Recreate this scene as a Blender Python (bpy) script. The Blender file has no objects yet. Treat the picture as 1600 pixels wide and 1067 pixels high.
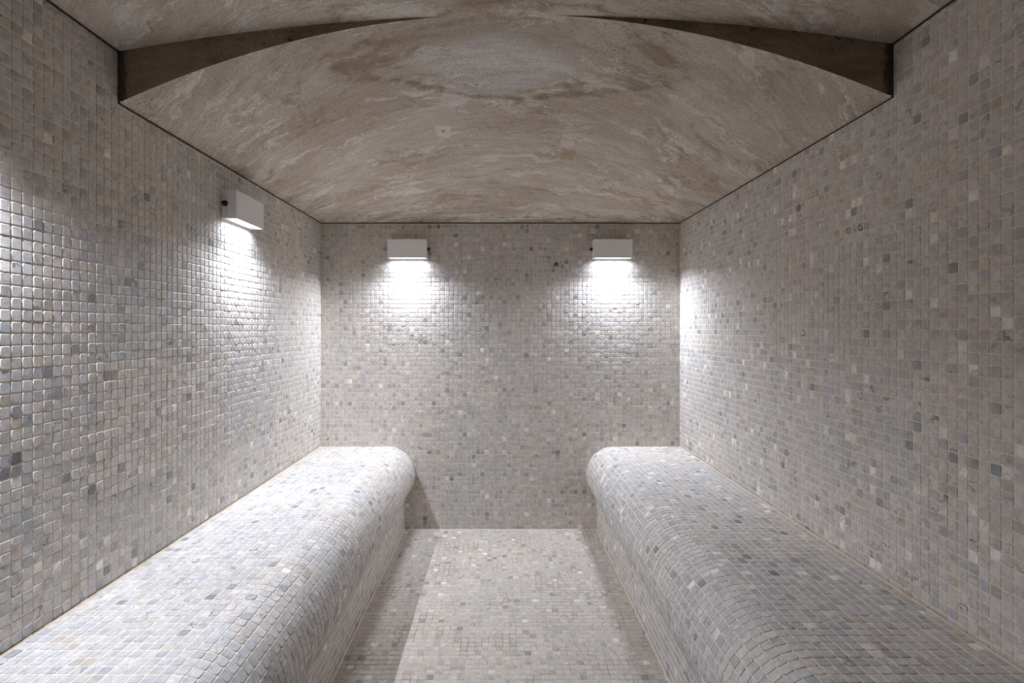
import bpy, bmesh, math
import numpy as np
from mathutils import Vector

S = bpy.context.scene
COL = S.collection
RNG = np.random.default_rng(7)

# ------------------------------------------------------------------ measures (metres)
P = 0.025                    # mosaic pitch
TILE = 0.0226                # tile edge
XL, XR, YB = -1.014, 1.014, 2.92
YF = -0.12                   # the room runs on a little behind the camera
CAM_Z = 1.134
Z_SPRING = CAM_Z + 0.600     # springing of the rear vault, also top of the back wall
Z_FRONT = CAM_Z + 0.7365     # springing of the front vault
REAR_RISE, FRONT_RISE = 0.2246, 0.085
def y_rib(x): return 1.353 - 0.0178 * x
GROUT_D = 0.0008             # how far grout sits below the tile face

# ------------------------------------------------------------------ node helpers
def new_mat(name):
    m = bpy.data.materials.new(name); m.use_nodes = True
    nt = m.node_tree; nt.nodes.clear()
    out = nt.nodes.new('ShaderNodeOutputMaterial')
    b = nt.nodes.new('ShaderNodeBsdfPrincipled')
    nt.links.new(b.outputs[0], out.inputs[0])
    return m, nt, b
class NB:
    """tiny node builder"""
    def __init__(s, nt): s.nt = nt
    def _set(s, sock, v):
        if v is None: return
        if hasattr(v, 'is_output'): s.nt.links.new(v, sock)
        else: sock.default_value = v
    def math(s, op, a, b=None, c=None, clamp=False):
        n = s.nt.nodes.new('ShaderNodeMath'); n.operation = op; n.use_clamp = clamp
        for i, v in enumerate((a, b, c)): s._set(n.inputs[i], v)
        return n.outputs[0]
    def vmath(s, op, a, b=None):
        n = s.nt.nodes.new('ShaderNodeVectorMath'); n.operation = op
        s._set(n.inputs[0], a); s._set(n.inputs[1], b)
        return n.outputs[0]
    def mapping(s, vec, loc=(0,0,0), rot=(0,0,0), scale=(1,1,1)):
        n = s.nt.nodes.new('ShaderNodeMapping'); s._set(n.inputs[0], vec)
        n.inputs[1].default_value = loc; n.inputs[2].default_value = rot; n.inputs[3].default_value = scale
        return n.outputs[0]
    def noise(s, vec, scale, detail=3, rough=0.5, dist=0.0, color=False):
        n = s.nt.nodes.new('ShaderNodeTexNoise'); s._set(n.inputs['Vector'], vec)
        n.inputs['Scale'].default_value = scale; n.inputs['Detail'].default_value = detail
        n.inputs['Roughness'].default_value = rough; n.inputs['Distortion'].default_value = dist
        return n.outputs[1 if color else 0]
    def maprange(s, v, a, b, c=0.0, d=1.0, smooth=True):
        n = s.nt.nodes.new('ShaderNodeMapRange')
        n.interpolation_type = 'SMOOTHSTEP' if smooth else 'LINEAR'
        s._set(n.inputs[0], v)
        for i, x in enumerate((a, b, c, d)): n.inputs[1 + i].default_value = x
        return n.outputs[0]
    def mix(s, fac, a, b, mode='MIX'):
        n = s.nt.nodes.new('ShaderNodeMix'); n.data_type = 'RGBA'; n.blend_type = mode
        s._set(n.inputs[0], fac); s._set(n.inputs[6], a); s._set(n.inputs[7], b)
        return n.outputs[2]
    def bump(s, h, strength, dist):
        n = s.nt.nodes.new('ShaderNodeBump'); n.inputs['Strength'].default_value = strength
        n.inputs['Distance'].default_value = dist; s._set(n.inputs['Height'], h)
        return n.outputs[0]
    def sep(s, v):
        n = s.nt.nodes.new('ShaderNodeSeparateXYZ'); s._set(n.inputs[0], v); return n.outputs
    def obj(s):
        return s.nt.nodes.new('ShaderNodeTexCoord').outputs['Object']
    def attr(s, name):
        n = s.nt.nodes.new('ShaderNodeAttribute'); n.attribute_name = name; return n.outputs

def tile_material():
    m, nt, b = new_mat('marble_mosaic'); N = NB(nt)
    a = N.attr('tile_color'); seed = N.attr('tile_seed')['Fac']
    co = N.vmath('ADD', N.obj(), N.vmath('MULTIPLY', (3.7, 5.1, 2.3), seed))
    cloud = N.noise(co, 55, 4, 0.6, 0.6)
    fine = N.noise(co, 420, 2, 0.6)
    bright = N.math('ADD', N.maprange(cloud, 0.27, 0.73, 0.82, 1.15), N.maprange(fine, 0.2, 0.8, -0.05, 0.05))
    c = N.mix(1.0, a['Color'], bright, 'MULTIPLY')
    warp = N.vmath('ADD', co, N.vmath('MULTIPLY', N.noise(co, 60, 3, 0.6, 0, True), (0.02, 0.02, 0.02)))
    v = N.noise(N.mapping(warp, rot=(0.6, 0.7, 0.8), scale=(1.5, 0.5, 0.8)), 34, 2, 0.5)
    vein = N.maprange(N.math('ABSOLUTE', N.math('SUBTRACT', v, 0.5)), 0.0, 0.045, 1.0, 0.0)
    fac = N.math('MULTIPLY', vein, a['Alpha'], clamp=True)
    c = N.mix(fac, c, (0.19, 0.19, 0.20, 1))
    nt.links.new(c, b.inputs['Base Color'])
    b.inputs['Roughness'].default_value = 0.58
    b.inputs['Specular IOR Level'].default_value = 0.28
    nt.links.new(N.bump(N.noise(co, 160, 3, 0.6), 0.25, 0.0012), b.inputs['Normal'])
    return m
def grout_material(name='sand_grout', base=(0.82, 0.715, 0.59), dirt=(0.58, 0.455, 0.33), lo=0.56, hi=0.75):
    m, nt, b = new_mat(name); N = NB(nt)
    co = N.obj()
    c = N.mix(N.maprange(N.noise(co, 5, 4, 0.65), lo, hi), (*base, 1), (*dirt, 1))
    c = N.mix(1.0, c, N.maprange(N.noise(co, 300, 2), 0.2, 0.8, 0.85, 1.1), 'MULTIPLY')
    nt.links.new(c, b.inputs['Base Color']); b.inputs['Roughness'].default_value = 0.9
    b.inputs['Specular IOR Level'].default_value = 0.2
    nt.links.new(N.bump(N.noise(co, 500, 2), 0.3, 0.001), b.inputs['Normal'])
    return m
def concrete_material():
    m, nt, b = new_mat('trowelled_concrete'); N = NB(nt)
    co = N.obj(); x, y, z = N.sep(co)
    # trowel strokes: they bow with the vault, so shear y by x^2
    bow = N.math('MULTIPLY', N.math('MULTIPLY', x, x), 0.42)
    cv = nt.nodes.new('ShaderNodeCombineXYZ')
    nt.links.new(x, cv.inputs[0]); nt.links.new(N.math('SUBTRACT', y, bow), cv.inputs[1]); nt.links.new(z, cv.inputs[2])
    bc = N.vmath('ADD', cv.outputs[0], N.vmath('MULTIPLY', N.vmath('SUBTRACT', N.noise(co, 2.6, 4, 0.6, 0, True), (0.5, 0.5, 0.5)), (0.30, 0.30, 0.30)))
    stroke = N.noise(N.mapping(bc, scale=(1.2, 3.0, 2)), 1.7, 8, 0.72, 0.2)
    stroke2 = N.noise(N.mapping(bc, loc=(7, 3, 1), scale=(1.5, 4.2, 3)), 2.3, 10, 0.74, 0.15)
    brown = N.noise(N.mapping(bc, loc=(3, 11, 5), scale=(1.3, 3.6, 3)), 2.1, 10, 0.76, 0.3)
    scratch = N.noise(N.mapping(cv.outputs[0], loc=(2, 9, 1), scale=(3, 40, 4)), 3.0, 5, 0.7)
    streak = N.noise(N.mapping(cv.outputs[0], loc=(4, 1, 6), scale=(2.0, 16, 3)), 3.6, 8, 0.75, 0.15)
    grain = N.noise(N.mapping(co, scale=(1, 1.5, 1)), 190, 4, 0.75)
    c = N.mix(N.maprange(stroke, 0.36, 0.64), (0.480, 0.402, 0.322, 1), (0.600, 0.538, 0.465, 1))
    c = N.mix(N.maprange(stroke2, 0.530, 0.585, 0, 0.75), c, (0.720, 0.680, 0.625, 1))
    c = N.mix(N.maprange(brown, 0.52, 0.63, 0, 0.72), c, (0.355, 0.272, 0.195, 1))
    # edges left by the trowel
    edge = N.maprange(N.math('ABSOLUTE', N.math('SUBTRACT', stroke, 0.47)), 0.0, 0.012, 1.0, 0.0)
    edge = N.math('MULTIPLY', edge, N.maprange(N.noise(co, 3.5, 3, 0.6), 0.50, 0.62, 0, 0.55))
    c = N.mix(edge, c, (0.30, 0.225, 0.155, 1))
    c = N.mix(1.0, c, N.maprange(streak, 0.25, 0.75, 0.86, 1.13), 'MULTIPLY')
    # water stain round a pale plaster patch at the crown: two tide lines and brown ends
    def lens(cx, cy, a, b, wob):
        dx = N.math('DIVIDE', N.math('SUBTRACT', x, cx), a); dy = N.math('DIVIDE', N.math('SUBTRACT', y, cy), b)
        r = N.math('ADD', N.math('POWER', N.math('ABSOLUTE', dx), 1.35), N.math('POWER', N.math('ABSOLUTE', dy), 1.35))
        return N.math('ADD', r, N.math('MULTIPLY', wob, 1.0)), dx
    wob = N.math('SUBTRACT', N.noise(N.mapping(co, scale=(1, 1.6, 1)), 4.2, 6, 0.62, 0.3), 0.5)
    r, dx = lens(0.045, 1.515, 0.50, 0.225, wob)
    mott = N.maprange(N.noise(N.mapping(bc, scale=(1, 2.6, 1)), 7, 7, 0.74), 0.40, 0.58, 0.15, 1.0)
    tide1 = N.maprange(N.math('ABSOLUTE', N.math('SUBTRACT', r, 1.02)), 0.02, 0.15, 0.85, 0.0)
    tide2 = N.maprange(N.math('ABSOLUTE', N.math('SUBTRACT', r, 0.74)), 0.0, 0.09, 0.55, 0.0)
    ends = N.math('MULTIPLY', N.maprange(N.math('ABSOLUTE', dx), 0.50, 0.78, 0, 0.75), N.maprange(r, 1.25, 1.0))
    ring = N.math('MULTIPLY', N.math('MAXIMUM', N.math('MAXIMUM', tide1, tide2), ends), mott)
    c = N.mix(ring, c, (0.29, 0.21, 0.135, 1))
    r2, _ = lens(-0.005, 1.56, 0.30, 0.17, wob)
    c = N.mix(N.maprange(N.math('ADD', r2, N.math('MULTIPLY', N.math('SUBTRACT', streak, 0.5), 1.3)), 1.0, 0.5, 0, 0.80), c, N.mix(N.maprange(streak, 0.38, 0.60), (0.56, 0.535, 0.50, 1), (0.70, 0.685, 0.66, 1)))
    # two small square repairs and specks along the back edge
    def square(cx, cy, hx, hy):
        a = N.math('DIVIDE', N.math('ABSOLUTE', N.math('SUBTRACT', x, cx)), hx); b_ = N.math('DIVIDE', N.math('ABSOLUTE', N.math('SUBTRACT', y, cy)), hy)
        return N.math('ADD', N.math('MAXIMUM', a, b_), N.math('MULTIPLY', N.math('SUBTRACT', N.noise(co, 38, 4, 0.65), 0.5), 1.1))
    for cx, cy, hx, hy, cl in ((-0.2145, 1.945, 0.030, 0.045, (0.74, 0.70, 0.65, 1)), (0.262, 2.01, 0.028, 0.05, (0.70, 0.655, 0.60, 1)), (0.276, 2.12, 0.03, 0.05, (0.40, 0.30, 0.205, 1))):
        c = N.mix(N.maprange(square(cx, cy, hx, hy), 1.1, 0.75, 0, 0.7), c, cl)
    dot = N.vmath('SUBTRACT', co, (-0.2145, 1.94, 0)); dn = nt.nodes.new('ShaderNodeVectorMath'); dn.operation = 'LENGTH'
    nt.links.new(N.vmath('MULTIPLY', dot, (1, 0.6, 0)), dn.inputs[0])
    c = N.mix(N.maprange(dn.outputs['Value'], 0.009, 0.005, 0, 0.6), c, (0.2, 0.15, 0.1, 1))
    edge_speck = N.math('MULTIPLY', N.maprange(y, 2.60, 2.86), N.maprange(N.noise(N.mapping(co, scale=(1, 1.4, 1)), 30, 6, 0.75), 0.52, 0.62))
    edge_speck = N.math('MULTIPLY', edge_speck, N.maprange(N.noise(co, 3.1, 2, 0.5), 0.42, 0.52))
    c = N.mix(N.math('MULTIPLY', edge_speck, 0.75), c, (0.11, 0.095, 0.07, 1))
    # scattered mould specks gathered in blotches
    blot = N.maprange(N.noise(co, 2.6, 3, 0.6, 0.3), 0.54, 0.64)
    speck = N.maprange(N.noise(N.mapping(co, scale=(1, 1.7, 1)), 70, 4, 0.75), 0.55, 0.65)
    c = N.mix(N.math('MULTIPLY', N.math('MULTIPLY', blot, speck), 0.7), c, (0.10, 0.085, 0.065, 1))
    c = N.mix(N.maprange(scratch, 0.58, 0.72, 0, 0.40), c, (0.30, 0.24, 0.18, 1))
    c = N.mix(1.0, c, N.maprange(grain, 0.30, 0.70, 0.74, 1.22), 'MULTIPLY')
    nt.links.new(c, b.inputs['Base Color']); b.inputs['Roughness'].default_value = 0.85
    b.inputs['Specular IOR Level'].default_value = 0.25
    h = N.math('ADD', N.math('MULTIPLY', stroke2, 0.8), N.math('ADD', N.math('MULTIPLY', grain, 0.22), N.math('MULTIPLY', scratch, 0.25)))
    nt.links.new(N.bump(h, 0.45, 0.006), b.inputs['Normal'])
    return m
def plain(name, color, rough=0.5, metal=0.0, grain=0.04, scale=200):
    m, nt, b = new_mat(name); N = NB(nt)
    g = N.maprange(N.noise(N.obj(), scale, 3), 0.25, 0.75, 1 - grain, 1 + grain)
    nt.links.new(N.mix(1.0, (*color, 1), g, 'MULTIPLY'), b.inputs['Base Color'])
    b.inputs['Roughness'].default_value = rough; b.inputs['Metallic'].default_value = metal
    return m
def glow(name, color, strength):
    m, nt, b = new_mat(name)
    b.inputs['Base Color'].default_value = (0.8, 0.8, 0.8, 1)
    b.inputs['Emission Color'].default_value = (*color, 1)
    b.inputs['Emission Strength'].default_value = strength
    return m

LIGHT_COL = (0.90, 0.97, 1.14)
M_TILE = tile_material()
M_GROUT = grout_material()
M_GROUT_FLOOR = grout_material('stained_floor_grout', (0.60, 0.485, 0.355), (0.38, 0.25, 0.135), 0.46, 0.66)
M_CONC = concrete_material()
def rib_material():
    m, nt, b = new_mat('shade_toned_brown_concrete'); N = NB(nt)  # brown concrete, tones darkened further to paint in the rib face's shade
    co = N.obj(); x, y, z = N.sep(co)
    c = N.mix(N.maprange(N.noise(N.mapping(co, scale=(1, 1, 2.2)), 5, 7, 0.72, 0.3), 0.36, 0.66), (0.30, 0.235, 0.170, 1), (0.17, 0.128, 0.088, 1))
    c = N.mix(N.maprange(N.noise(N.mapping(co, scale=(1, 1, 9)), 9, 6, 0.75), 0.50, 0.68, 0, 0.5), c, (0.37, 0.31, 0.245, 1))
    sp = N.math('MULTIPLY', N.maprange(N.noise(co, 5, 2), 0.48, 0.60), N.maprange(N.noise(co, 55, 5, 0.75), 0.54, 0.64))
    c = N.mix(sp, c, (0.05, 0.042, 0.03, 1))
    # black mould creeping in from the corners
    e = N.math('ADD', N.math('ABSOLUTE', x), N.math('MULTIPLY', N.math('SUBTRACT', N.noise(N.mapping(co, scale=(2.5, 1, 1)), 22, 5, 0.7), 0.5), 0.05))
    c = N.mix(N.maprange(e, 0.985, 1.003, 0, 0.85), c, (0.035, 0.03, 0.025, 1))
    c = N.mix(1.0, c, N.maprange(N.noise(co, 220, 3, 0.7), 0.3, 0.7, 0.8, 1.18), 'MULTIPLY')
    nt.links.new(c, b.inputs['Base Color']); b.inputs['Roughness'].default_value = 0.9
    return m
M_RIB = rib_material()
M_LAMP = plain('powder_coated_white', (0.87, 0.87, 0.865), 0.45, 0.0, 0.02, 900)
M_PLATE = plain('brushed_steel_plate', (0.45, 0.45, 0.45), 0.4, 0.3, 0.04, 300)
M_BLACK = plain('black_rubber', (0.012, 0.012, 0.013), 0.6)
M_LED = glow('led_diffuser', (0.93, 0.98, 1.08), 6.0)
M_SEAL = grout_material('cream_sealant', (0.66, 0.55, 0.42), (0.48, 0.32, 0.18), 0.55, 0.72)
M_JOINT = plain('dark_ceiling_joint', (0.055, 0.046, 0.036), 0.9, 0, 0.3, 120)
M_PLUGRIM = plain('tarnished_metal', (0.05, 0.045, 0.04), 0.5, 0.6, 0.2, 400)
M_PLUGMID = plain('grey_plug_core', (0.32, 0.30, 0.27), 0.6, 0, 0.1, 400)

# ------------------------------------------------------------------ mosaic
_out = []
def outline(hu, hv, r):
    """(n,8,2) chamfered rectangle, counter-clockwise"""
    z = np.stack([
        np.stack([hu, -(hv - r)], -1), np.stack([hu, hv - r], -1),
        np.stack([hu - r, hv], -1), np.stack([-(hu - r), hv], -1),
        np.stack([-hu, hv - r], -1), np.stack([-hu, -(hv - r)], -1),
        np.stack([-(hu - r), -hv], -1), np.stack([hu - r, -hv], -1)], 1)
    return z
def tile_colours(n, iu, iv, white=0.018, cool=0.0):
    """each stone has its own colour; sheets of 14 x 14 lean grey or beige"""
    rng = RNG
    beige = np.array([0.575, 0.530, 0.478]); grey = np.array([0.548, 0.536, 0.520])
    sheet = {}
    key = (iu // 14).astype(int) * 1000 + (iv // 14).astype(int)
    lean = np.zeros(n)
    for k in np.unique(key): sheet[k] = rng.uniform(0.0, 1.0)
    lean = np.array([sheet[k] for k in key])
    f = np.clip(lean * 0.75 + rng.normal(0.05 + cool, 0.22, n), 0, 1)[:, None]
    c = beige * (1 - f) + grey * f
    c = c * (rng.normal(1.0, 0.042, n) * (1.05 - 0.10 * lean))[:, None]
    u = rng.random(n)
    vein = np.where(rng.random(n) < 0.42, rng.uniform(0.12, 0.55, n), rng.uniform(0, 0.12, n))
    def put(lo, hi, col, var=0.1):
        k = (u >= lo) & (u < hi); c[k] = np.array(col) * rng.normal(1, var, k.sum())[:, None]
        return k
    put(0.00, white, (0.80, 0.75, 0.69), 0.04)
    put(0.03, 0.075, (0.455, 0.457, 0.461), 0.06)
    put(0.08, 0.098, (0.330, 0.330, 0.333), 0.10)
    put(0.11, 0.15, (0.495, 0.440, 0.380), 0.06)
    put(0.16, 0.23, (0.620, 0.585, 0.543), 0.04)
    k = (u > 0.24) & (u < 0.275); vein[k] = rng.uniform(0.7, 1.0, k.sum())
    return np.clip(c, 0.03, 0.86), vein

def mosaic(name, C, TU, TV, NN, hu, hv, iu, iv, grout, mats, parent=None, rough=1.0, white=0.018, tweak=None, relief=1.0, tone=(1, 1, 1)):
    """tiles with centres C, frames TU/TV/NN, half sizes hu/hv, all in one mesh over the grout bed"""
    n = len(C); rng = RNG
    r = np.minimum(np.full(n, 0.0019) * rng.uniform(0.6, 1.5, n), np.minimum(hu, hv) * 0.6)
    hu = hu * rng.normal(1, 0.012 * rough, n); hv = hv * rng.normal(1, 0.012 * rough, n)
    lift = rng.normal(0, 0.00028 * rough, n)
    # whole sheets sit a little proud or tilted, so some rows show a ledge
    key = (iu // 14).astype(int) * 1000 + (iv // 14).astype(int)
    for k in np.unique(key):
        q = key == k
        lift[q] += rng.normal(0, 0.00022 * rough) + rng.normal(0, 0.00004 * rough) * (iv[q] % 14 - 7) + rng.normal(0, 0.00003 * rough) * (iu[q] % 14 - 7)
    lift = np.clip(lift, -0.00025, 0.0012)
    a = rng.normal(0, 0.011 * rough, n); tx = rng.normal(0, 0.010 * rough, n); ty = rng.normal(0, 0.010 * rough, n)
    ins = 0.0008 * relief
    ring_s = [outline(hu, hv, r), outline(hu, hv, r), outline(hu - ins, hv - ins, r * 0.95)]
    ring_h = [-0.0035, -0.00055 * relief, 0.0]
    ca, sa = np.cos(a)[:, None], np.sin(a)[:, None]
    V = []
    for o, h in zip(ring_s, ring_h):
        x = o[..., 0] * ca - o[..., 1] * sa; y = o[..., 0] * sa + o[..., 1] * ca
        hh = h + lift[:, None] + (x * tx[:, None] + y * ty[:, None] if h > -0.003 else 0)
        V.append(C[:, None] + x[..., None] * TU[:, None] + y[..., None] * TV[:, None] + hh[..., None] * NN[:, None])
    V = np.concatenate(V, 1).reshape(-1, 3)                      # 24 per tile
    q = []
    for k in (0, 8):
        for i in range(8):
            j = (i + 1) % 8; q.append((k + i, k + j, k + 8 + j, k + 8 + i))
    q = np.array(q)
    base = (np.arange(n) * 24)[:, None]
    quads = (base[:, :, None] + q[None]).reshape(n, 64)
    cap = base + np.arange(16, 24)[None]
    loops = np.concatenate([quads, cap], 1).reshape(-1)          # 72 loop corners per tile
    sizes = np.tile(np.array([4] * 16 + [8]), n)
    gv, gf = grout
    nv = len(V); gv = np.asarray(gv, float)
    verts = np.concatenate([V, gv], 0)
    gl = np.concatenate([np.asarray(f) for f in gf]) + nv
    gs = np.array([len(f) for f in gf])
    loops = np.concatenate([loops, gl]); sizes = np.concatenate([sizes, gs])
    starts = np.concatenate([[0], np.cumsum(sizes)[:-1]])
    me = bpy.data.meshes.new(name)
    me.vertices.add(len(verts)); me.vertices.foreach_set('co', verts.astype(np.float32).ravel())
    me.loops.add(len(loops)); me.loops.foreach_set('vertex_index', loops.astype(np.int32))
    me.polygons.add(len(sizes)); me.polygons.foreach_set('loop_start', starts.astype(np.int32))
    sm = np.ones(len(sizes), bool); sm[16:n * 17:17] = False; sm[n * 17:] = False
    me.polygons.foreach_set('use_smooth', sm)
    mi = np.zeros(len(sizes), np.int32); mi[n * 17:] = 1
    me.update(calc_edges=True); me.validate()
    for m in mats: me.materials.append(m)
    me.polygons.foreach_set('material_index', mi)
    col, vein = tile_colours(n, iu, iv, white)
    col = np.clip(col * np.array(tone), 0.03, 0.86)
    if tweak: tweak(C, col, vein)
    fc = np.ones((len(sizes), 4), np.float32)
    fc[:n * 17, :3] = np.repeat(col, 17, 0); fc[:n * 17, 3] = np.repeat(vein, 17)
    at = me.attributes.new('tile_color', 'FLOAT_COLOR', 'FACE'); at.data.foreach_set('color', fc.ravel())
    sd = np.zeros(len(sizes), np.float32); sd[:n * 17] = np.repeat(rng.random(n) * 20, 17)
    at = me.attributes.new('tile_seed', 'FLOAT', 'FACE'); at.data.foreach_set('value', sd)
    me.update()
    o = bpy.data.objects.new(name, me); COL.objects.link(o)
    if parent: o.parent = parent
    return o

def box_vf(x0, y0, z0, x1, y1, z1):
    v = [(x0,y0,z0),(x1,y0,z0),(x1,y1,z0),(x0,y1,z0),(x0,y0,z1),(x1,y0,z1),(x1,y1,z1),(x0,y1,z1)]
    f = [(0,3,2,1),(4,5,6,7),(0,1,5,4),(1,2,6,5),(2,3,7,6),(3,0,4,7)]
    return v, f
def join_vf(*parts):
    V, F = [], []
    for v, f in parts:
        F += [tuple(i + len(V) for i in q) for q in f]; V += list(v)
    return V, F
def grid(u0, u1, v0, v1, pu, pv):
    """tile cells of pitch P clipped to u0..u1, v0..v1 (numbers or a function of u), phases pu, pv"""
    iu = np.arange(math.floor((u0 - pu) / P) - 1, math.ceil((u1 - pu) / P) + 1)
    vmax = v1 if not callable(v1) else max(v1(u0), v1(u1))
    iv = np.arange(math.floor((v0 - pv) / P) - 1, math.ceil((vmax - pv) / P) + 1)
    A, B = np.meshgrid(iu, iv, indexing='ij'); A = A.ravel().astype(float); B = B.ravel().astype(float)
    uc, vc = pu + (A + 0.5) * P, pv + (B + 0.5) * P
    top = np.array([v1(u) for u in uc]) if callable(v1) else np.full(len(uc), v1)
    h = TILE / 2
    a0, a1 = np.maximum(uc - h, u0), np.minimum(uc + h, u1)
    b0, b1 = np.maximum(vc - h, v0), np.minimum(vc + h, top)
    k = (a1 - a0 > 0.004) & (b1 - b0 > 0.004)
    A, B, a0, a1, b0, b1 = (q[k] for q in (A, B, a0, a1, b0, b1))
    return A - A.min(), B - B.min(), (a0 + a1) / 2, (b0 + b1) / 2, (a1 - a0) / 2, (b1 - b0) / 2

def full(n, v): return np.tile(np.array(v, float), (n, 1))
def structure(o):
    o['kind'] = 'structure'; return o
WT = 0.06                                                     # wall build-up behind the tiles

# back wall
iu, iv, u, v, hu, hv = grid(XL, XR, 0.0, Z_SPRING - 0.004, XL, 0.0)
n = len(u)
structure(mosaic('wall_back', np.stack([u, np.full(n, YB), v], 1), full(n, (1,0,0)), full(n, (0,0,1)), full(n, (0,-1,0)),
    hu, hv, iu, iv, box_vf(XL - WT, YB + 0.0012, -WT, XR + WT, YB + WT, Z_SPRING + 0.05), (M_TILE, M_GROUT), relief=1.5, tone=(1.06, 1.06, 1.06)))

# side walls: taller in front of the rib
def side_wall(name, X, sx, ph, tweak=None, rough=1.0, white=0.018, relief=1.0):
    gd = 0.0008 * relief
    yr = y_rib(X)
    top = lambda y: (Z_FRONT if y < yr + 0.012 else Z_SPRING) - 0.003
    iu, iv, u, v, hu, hv = grid(YF, YB - 0.001, 0.0, top, YB - 200 * P, ph)
    n = len(u)
    x0, x1 = (X - WT, X - gd) if sx > 0 else (X + gd, X + WT)
    TU = full(n, (0, sx, 0)); TV = full(n, (0,0,1)); NN = full(n, (sx,0,0))
    # TU x TV must equal the normal: (0,sx,0) x (0,0,1) = (sx,0,0)
    return structure(mosaic(name, np.stack([np.full(n, X), u, v], 1), TU, TV, NN, hu, hv, iu, iv,
        box_vf(x0, YF, -WT, x1, YB + GROUT_D, Z_FRONT + 0.10), (M_TILE, M_GROUT), None, rough, white, tweak, relief, (1.07, 1.07, 1.07)))
def dark_vein(C, col, vein):
    """one dark smear of veining that runs across a few stones of the left wall"""
    d = np.abs((C[:, 2] - 0.860) + 0.45 * (C[:, 1] - 1.05))
    k = (d < 0.020) & (C[:, 1] > 0.99) & (C[:, 1] < 1.105)
    col[k] = np.array([0.26, 0.26, 0.262]) * RNG.uniform(0.6, 1.7, k.sum())[:, None]; vein[k] = 1.0
side_wall('wall_left', XL, 1, 0.0, dark_vein, 1.1, 0.012, 1.6)
side_wall('wall_right', XR, -1, 0.008, None, 0.7, 0.036)

# ------------------------------------------------------------------ benches
# profile (distance from wall, height), measured at the back wall
FLAT, NX, NZ, RX, RZ = 0.384, 0.532, 0.305, 0.470, 0.160
prof = [(0.0036, 0.470), (FLAT, 0.470)]
for i in range(1, 13):                                        # bullnose
    t = math.pi / 2 * i / 12
    prof.append((FLAT + (NX - FLAT) * math.sin(t), NZ + (0.470 - NZ) * math.cos(t)))
for i in range(1, 9):                                         # tucks back under the nose
    t = i / 8
    s = t * t * (3 - 2 * t) * 0.55 + t * t * 0.45
    prof.append((NX + (RX - NX) * s, NZ + (RZ - NZ) * t))
seat_prof = np.array(prof)
SEAT_LEN = np.concatenate([[0], np.cumsum(np.linalg.norm(np.diff(seat_prof, axis=0), axis=1))])
base_prof = np.array([(RX, RZ), (RX, 0.0)])
def bench_part(name, pr, X, sx, root, rough):
    L = np.concatenate([[0], np.cumsum(np.linalg.norm(np.diff(pr, axis=0), axis=1))])
    rows = max(1, round(L[-1] / P)); pv = L[-1] / rows                         # whole rows of stones
    ys = np.arange(math.ceil((YB - YF) / P))
    A, B = np.meshgrid(ys, np.arange(rows), indexing='ij'); A = A.ravel().astype(float); B = B.ravel().astype(float)
    yc = YB - (A + 0.5) * P - 0.0012; s = (B + 0.5) * pv
    d = np.interp(s, L, pr[:, 0]); h = np.interp(s, L, pr[:, 1])
    d0, d1 = np.interp(s - pv * .45, L, pr[:, 0]), np.interp(s + pv * .45, L, pr[:, 0])
    h0, h1 = np.interp(s - pv * .45, L, pr[:, 1]), np.interp(s + pv * .45, L, pr[:, 1])
    # a flat stone on the curve: centre at the mean of chord and arc
    d = d * 0.8 + (d0 + d1) * 0.1; h = h * 0.8 + (h0 + h1) * 0.1
    t = np.stack([d1 - d0, h1 - h0], 1); t /= np.linalg.norm(t, axis=1)[:, None]
    n = len(s)
    TV = np.stack([sx * t[:, 0], np.zeros(n), t[:, 1]], 1)
    NN = np.stack([sx * -t[:, 1], np.zeros(n), t[:, 0]], 1)
    TU = np.cross(TV, NN)
    C = np.stack([X + sx * d, yc, h], 1)
    hu = np.full(n, TILE / 2); hv = np.full(n, TILE / 2 * min(pv / P, 1.0) )
    # grout bed: extruded profile set back below the stones, closed to a solid
    tg = np.gradient(pr, axis=0); tg /= np.linalg.norm(tg, axis=1)[:, None]
    gd = np.where(np.arange(len(pr)) > 1, 0.0013, GROUT_D + 0.0001)[:, None] if pr is seat_prof else GROUT_D
    g = pr - gd * np.stack([-tg[:, 1], tg[:, 0]], 1)
    if pr is seat_prof: g[0, 0] = 0.0034
    g = np.concatenate([g, [(0.0034, g[-1, 1])]] + ([[(0.0034, RZ)]] if pr is base_prof else []))
    m = len(g); gv = []
    for y in (YF, YB - 0.0005):
        gv += [(X + sx * a, y, b) for a, b in g]
    gf = [(i, (i + 1) % m, m + (i + 1) % m, m + i) for i in range(m)]
    if sx > 0: gf = [f[::-1] for f in gf]
    gf += [tuple(range(m)), tuple(range(2 * m - 1, m - 1, -1))]
    return mosaic(name, C, TU, TV, NN, hu, hv, A, B, (gv, gf), (M_TILE, M_GROUT), root, rough, 0.012 if sx > 0 else 0.045)
def mesh_obj(name, v, f, mat, parent=None, smooth=False):
    me = bpy.data.meshes.new(name); me.from_pydata(v, [], f)
    bm = bmesh.new(); bm.from_mesh(me); bmesh.ops.recalc_face_normals(bm, faces=bm.faces); bm.to_mesh(me); bm.free()
    me.materials.append(mat)
    if smooth: me.polygons.foreach_set('use_smooth', [True] * len(me.polygons))
    o = bpy.data.objects.new(name, me); COL.objects.link(o)
    if parent: o.parent = parent
    return o
def bead_vf(p0, p1, a, b, size):
    """quarter bead along p0-p1, spreading along unit directions a and b"""
    a, b = Vector(a), Vector(b); v = []
    sec = [(0, 0), (1, 0), (0.5, 0.32), (0.32, 0.5), (0, 1)]
    for p in (Vector(p0), Vector(p1)):
        v += [tuple(p + a * s * size + b * t * size) for s, t in sec]
    m = len(sec)
    f = [(i, (i + 1) % m, m + (i + 1) % m, m + i) for i in range(m)] + [tuple(range(m)), tuple(range(2*m-1, m-1, -1))]
    return v, f
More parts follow.
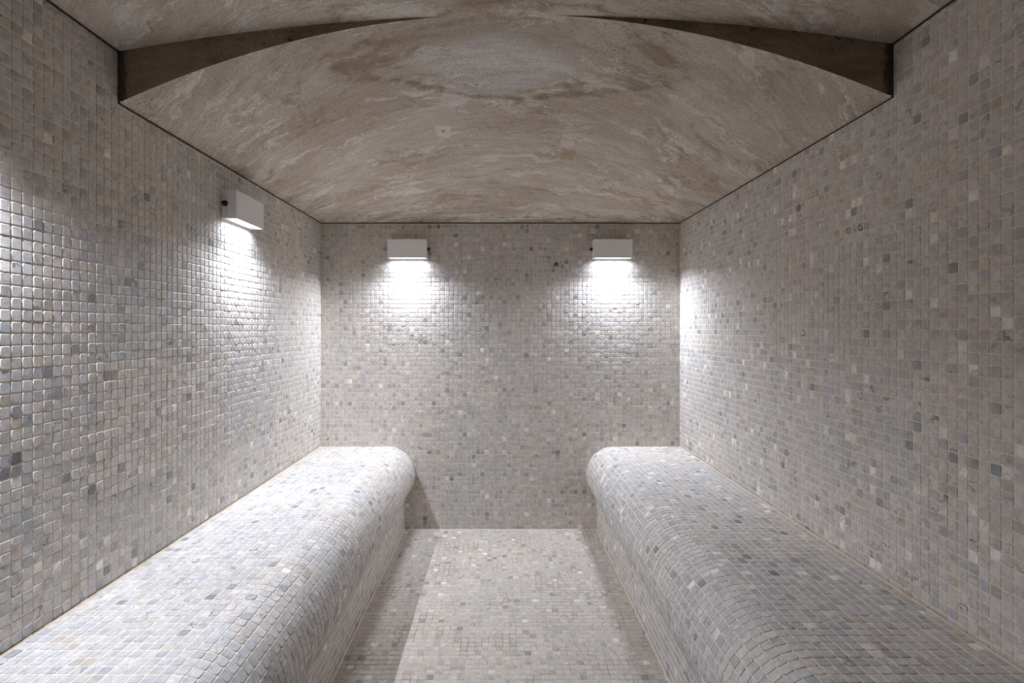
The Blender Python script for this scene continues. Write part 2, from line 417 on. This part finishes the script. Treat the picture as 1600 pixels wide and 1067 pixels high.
def bench(X, sx, label, rough):
    root = bpy.data.objects.new('built_in_bench', None); COL.objects.link(root)
    root.location = (X + sx * 0.25, (YF + YB) / 2, 0)
    root['label'] = label; root['category'] = 'bench'; root['group'] = 'tiled benches along the side walls'
    bpy.context.view_layer.update()
    inv = root.matrix_world.inverted()
    for nm, pr in (('seat', seat_prof), ('base', base_prof)):
        o = bench_part(nm, pr, X, sx, root, rough); o.matrix_parent_inverse = inv
    v, f = join_vf(
        bead_vf((X + sx * 0.0034, YF, 0.4700), (X + sx * 0.0034, YB - 0.003, 0.4700), (sx,0,0), (0,0,1), 0.0045),
        bead_vf((X + sx * (RX + 0.0005), YF, 0.0), (X + sx * (RX + 0.0005), YB - 0.003, 0.0), (sx,0,0), (0,0,1), 0.0045))
    o = mesh_obj('sealant_bead', v, f, M_SEAL, root); o.matrix_parent_inverse = inv
    return root
bench(XL, 1, 'pale mosaic-tiled bench with rounded edge along the left wall, brightly lit along its length', 1.0)
bench(XR, -1, 'mosaic-tiled bench with rounded edge along the right wall, dim towards the front', 0.8)

# ------------------------------------------------------------------ floor
FX0, FX1 = XL + RX, XR - RX
iu, iv, u, v, hu, hv = grid(FX0 + 0.002, FX1 - 0.002, YF, YB - 0.002, FX0 + 0.002, YB - 200 * P)
n = len(u)
structure(mosaic('floor', np.stack([u, v, np.zeros(n)], 1), full(n, (1,0,0)), full(n, (0,1,0)), full(n, (0,0,1)),
    hu, hv, iu, iv, box_vf(XL - WT, YF, -WT, XR + WT, YB + WT, -GROUT_D), (M_TILE, M_GROUT_FLOOR), None, 0.7, 0.026, tone=(0.835, 0.815, 0.785)))

# ------------------------------------------------------------------ ceiling: front barrel, rib face, rear vault falling to the flat back
def ceiling():
    nx, ny = 64, 40
    xs = np.linspace(XL - 0.02, XR + 0.02, nx + 1)
    k = np.clip(1 - (xs / 1.014) ** 2, 0, 1)
    zf = Z_FRONT + FRONT_RISE * k
    zr = Z_SPRING + REAR_RISE * k
    yr = y_rib(xs)
    V, F = [], []
    def row(ys, zs):
        b = len(V); V.extend(zip(xs.tolist(), ys.tolist() if hasattr(ys, 'tolist') else [ys] * len(xs), zs.tolist())); return b
    def strip(a, b):
        for i in range(nx): F.append((a + i, a + i + 1, b + i + 1, b + i))
    zr = np.minimum(zr, zf)                                        # the two vaults run into each other at the crown
    smooth_from = []
    prev = None
    for j in range(9):                                            # front barrel
        t = j / 8; b = row(YF + (yr - YF) * t, zf)
        if prev is not None: strip(prev, b)
        prev = b
    n_front = len(F)
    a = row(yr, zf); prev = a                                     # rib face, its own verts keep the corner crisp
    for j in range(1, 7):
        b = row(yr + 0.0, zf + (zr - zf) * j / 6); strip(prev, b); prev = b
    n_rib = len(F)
    prev = None
    for j in range(ny + 1):
        t = j / ny
        y = yr + (YB + 0.02 - yr) * t
        s = np.clip((y - yr) / (YB - yr), 0, 1)
        b = row(y, Z_SPRING + (zr - Z_SPRING) * (1 - s ** 1.12))
        if prev is not None: strip(prev, b)
        prev = b
    # solid slab above
    zt = Z_FRONT + 0.25
    top = box_vf(XL - 0.02, YF, zt, XR + 0.02, YB + 0.02, zt + 0.05)
    Vt, Ft = join_vf((V, F), top)
    me = bpy.data.meshes.new('ceiling'); me.from_pydata(Vt, [], [f[::-1] for f in F] + Ft[len(F):])
    me.polygons.foreach_set('use_smooth', [True] * len(F) + [False] * 6)
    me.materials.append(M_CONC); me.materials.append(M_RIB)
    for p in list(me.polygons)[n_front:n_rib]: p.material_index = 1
    o = bpy.data.objects.new('ceiling', me); COL.objects.link(o)
    return structure(o)
ceiling()

# dark open joints where the concrete meets the tiles
def strip_box(a, b, w): return box_vf(*(min(p, q) - w for p, q in zip(a, b)), *(max(p, q) + w for p, q in zip(a, b)))
J = 0.0022
def joint(name, parts):
    v, f = join_vf(*parts); structure(mesh_obj(name, v, f, M_JOINT))
joint('trim_1', [strip_box((XL, YB - 0.001, Z_SPRING - 0.002), (XR, YB - 0.001, Z_SPRING - 0.002), J)])
for nm, X in (('trim_2', XL), ('trim_3', XR)):
    yr = y_rib(X)
    joint(nm, [strip_box((X, yr, Z_SPRING - 0.0015), (X, YB, Z_SPRING - 0.0015), J * 0.8),
               strip_box((X, yr, Z_SPRING), (X, yr, Z_FRONT), J * 1.3),
               strip_box((X, YF, Z_FRONT - 0.0015), (X, yr, Z_FRONT - 0.0015), J)])
v, f = bead_vf((FX0, YB, 0), (FX1, YB, 0), (0,-1,0), (0,0,1), 0.004)
structure(mesh_obj('trim_4', v, f, M_SEAL))

# ------------------------------------------------------------------ wall lamps
LW, LH, LD = 0.216, 0.104, 0.054                                  # width, height, depth
def bevelled(o, w, seg=2):
    m = o.modifiers.new('Bevel', 'BEVEL'); m.width = w; m.segments = seg; m.limit_method = 'ANGLE'; m.angle_limit = math.radians(40)
def lamp_proto():
    root = bpy.data.objects.new('wall_lamp', None); COL.objects.link(root)
    w, h = LW / 2, LH / 2
    # local: wall at y=0, room towards -y, x along the wall
    v, f = box_vf(-w, -0.0155, -h, w, 0.0005, h)
    o = mesh_obj('back_box', v, f, M_LAMP, root); bevelled(o, 0.001)
    y0, y1 = -LD, -0.0165                                         # hollow front housing with a slot underneath
    sx0, sx1, sy0, sy1, dep = -w + 0.012, w - 0.012, y0 + 0.0045, y0 + 0.0215, 0.006
    v = [(-w,y0,-h),(w,y0,-h),(w,y1,-h),(-w,y1,-h),(-w,y0,h),(w,y0,h),(w,y1,h),(-w,y1,h),
         (sx0,sy0,-h),(sx1,sy0,-h),(sx1,sy1,-h),(sx0,sy1,-h),
         (sx0,sy0,-h+dep),(sx1,sy0,-h+dep),(sx1,sy1,-h+dep),(sx0,sy1,-h+dep)]
    f = [(4,5,6,7),(0,1,5,4),(1,2,6,5),(2,3,7,6),(3,0,4,7),
         (0,8,9,1),(1,9,10,2),(2,10,11,3),(3,11,8,0),
         (8,12,13,9),(9,13,14,10),(10,14,15,11),(11,15,12,8),(12,15,14,13)]
    o = mesh_obj('housing', v, f, M_LAMP, root); bevelled(o, 0.0014)
    v, f = box_vf(-w + 0.004, -0.0167, -h + 0.002, w - 0.004, -0.0153, h - 0.002)
    mesh_obj('seam_gasket', v, f, M_BLACK, root)
    v, f = box_vf(sx0 + 0.0005, sy0 + 0.0005, -h + 0.002, sx1 - 0.0005, sy1 - 0.0005, -h + dep - 0.0003)
    mesh_obj('diffuser', v, f, M_LED, root)
    # small steel screw under the bottom plate
    bm = bmesh.new(); bmesh.ops.create_cone(bm, cap_ends=True, segments=16, radius1=0.003, radius2=0.0024, depth=0.0014)
    bmesh.ops.translate(bm, verts=bm.verts, vec=(0, -0.026, -h - 0.0006))
    me = bpy.data.meshes.new('screw'); bm.to_mesh(me); bm.free(); me.materials.append(M_PLATE)
    o = bpy.data.objects.new('screw', me); COL.objects.link(o); o.parent = root
    # black cable gland on one end, hexagonal with a stub
    bm = bmesh.new()
    bmesh.ops.create_cone(bm, cap_ends=True, segments=6, radius1=0.0118, radius2=0.0095, depth=0.009)
    r2 = bmesh.ops.create_cone(bm, cap_ends=True, segments=16, radius1=0.0062, radius2=0.005, depth=0.006)
    bmesh.ops.translate(bm, verts=r2['verts'], vec=(0, 0, 0.0074))
    me = bpy.data.meshes.new('cable_gland'); bm.to_mesh(me); bm.free(); me.materials.append(M_BLACK)
    o = bpy.data.objects.new('cable_gland', me); COL.objects.link(o); o.parent = root
    # the light itself, just under the diffuser
    ld = bpy.data.lights.new('lamp_light', 'AREA'); ld.shape = 'RECTANGLE'
    ld.size, ld.size_y = sx1 - sx0 - 0.01, 0.012
    ld.energy = LAMP_W; ld.color = LIGHT_COL; ld.spread = math.radians(LAMP_SPREAD)
    o = bpy.data.objects.new('lamp_light', ld); COL.objects.link(o); o.parent = root
    o.location = (0, (sy0 + sy1) / 2, -h + 0.0012); o.rotation_euler = (math.radians(-LAMP_TILT), 0, 0)
    return root
LAMP_W, LAMP_SPREAD, LAMP_TILT = 9.2, 156, 2
def copy_lamp(src):
    r = src.copy(); COL.objects.link(r)
    for ch in src.children:
        c = ch.copy(); COL.objects.link(c); c.parent = r
    return r
def optic(ld, wall_dir):
    """the fitting's lens throws less light back at the wall it hangs on than down and out into the room"""
    ld.use_nodes = True; nt = ld.node_tree; N = NB(nt)
    em = nt.nodes['Emission']
    inc = nt.nodes.new('ShaderNodeNewGeometry').outputs['Incoming']
    dn = nt.nodes.new('ShaderNodeVectorMath'); dn.operation = 'DOT_PRODUCT'
    nt.links.new(inc, dn.inputs[0]); dn.inputs[1].default_value = wall_dir
    zz = N.math('MAXIMUM', N.math('ABSOLUTE', N.sep(inc)[2]), 0.02)
    tan = N.math('DIVIDE', dn.outputs['Value'], zz)
    nt.links.new(N.maprange(tan, 0.09, 0.38, 1.0, OPTIC_MIN, False), em.inputs['Strength'])
OPTIC_MIN = 0.10
def set_gland(r, side):
    for c in r.children:
        if c.name.startswith('cable_gland'):
            c.location = (side * (LW / 2 + 0.004), -0.0125, 0.002); c.rotation_euler = (0, side * math.pi / 2, 0)
LZ = CAM_Z + 0.447
spots = [((-0.519, YB, LZ), 0, 1, 'white box wall lamp on the back wall, above the end of the left bench'),
         ((0.625, YB, LZ), 0, -1, 'white box wall lamp on the back wall, close to the right corner'),
         ((XL, 1.986, LZ + 0.008), math.pi / 2, -1, 'white box wall lamp on the left wall, showing a black cable gland'),
         ((XL, 0.85, LZ + 0.008), math.pi / 2, -1, 'white box wall lamp on the left wall, nearest the room front')]
proto = lamp_proto()
for i, (loc, rz, side, lab) in enumerate(spots):
    r = proto if i == 0 else copy_lamp(proto)
    r.location = loc; r.rotation_euler = (0, 0, rz); r['label'] = lab; r['category'] = 'lamp'; r['group'] = 'box wall lamps'
    set_gland(r, side)
    for c in r.children:
        if c.type == 'LIGHT':
            c.data = c.data.copy(); optic(c.data, (0, 1, 0) if rz == 0 else (-1, 0, 0))

# ------------------------------------------------------------------ small dark fitting in the back wall
def wall_plug():
    root = bpy.data.objects.new('wall_plug', None); COL.objects.link(root)
    root.location = (0.315, YB, CAM_Z + 0.3654)
    root['label'] = 'small dark round plug in the back wall tiles, left of the right-hand lamp'; root['category'] = 'plug'
    for nm, r0, r1, d0, d1, mat in (('rim', 0.0068, 0.0108, 0.0005, -0.003, M_PLUGRIM), ('core', 0.0, 0.0045, 0.0005, -0.0018, M_PLUGMID)):
        seg = 24; V, F = [], []
        for q in range(seg):
            t = 2 * math.pi * q / seg
            for r, d in ((r0, d0), (r0, d1), (r1, d1), (r1, d0)): V.append((r * math.cos(t), d, r * math.sin(t)))
        for q in range(seg):
            a, b = q * 4, ((q + 1) % seg) * 4
            for k in range(4): F.append((a + k, a + (k + 1) % 4, b + (k + 1) % 4, b + k))
        o = mesh_obj(nm, V, F, mat, root)
        if r0 == 0:
            bm = bmesh.new(); bm.from_mesh(o.data); bmesh.ops.remove_doubles(bm, verts=bm.verts, dist=1e-6); bm.to_mesh(o.data); bm.free()
wall_plug()

# ------------------------------------------------------------------ world, camera, view
w = bpy.data.worlds.new('World'); S.world = w; w.use_nodes = True
w.node_tree.nodes['Background'].inputs[0].default_value = (1.0, 0.85, 0.72, 1)
w.node_tree.nodes['Background'].inputs[1].default_value = 0.0
cd = bpy.data.cameras.new('Camera'); cam = bpy.data.objects.new('Camera', cd); COL.objects.link(cam)
cam.location = (0, 0, CAM_Z); cam.rotation_euler = (math.pi / 2, 0, 0)
cd.sensor_width = 36; cd.sensor_fit = 'HORIZONTAL'; cd.lens = 807 / 1600 * 36
cd.shift_x = 18 / 1600; cd.shift_y = -19.5 / 1600; cd.clip_start = 0.01
S.camera = cam
S.view_settings.view_transform = 'Standard'; S.view_settings.look = 'None'
S.view_settings.gamma = 1; S.view_settings.use_curve_mapping = False
S.view_settings.exposure = 0.0
S.cycles.diffuse_bounces = 8; S.cycles.max_bounces = 12
S.cycles.use_denoising = True
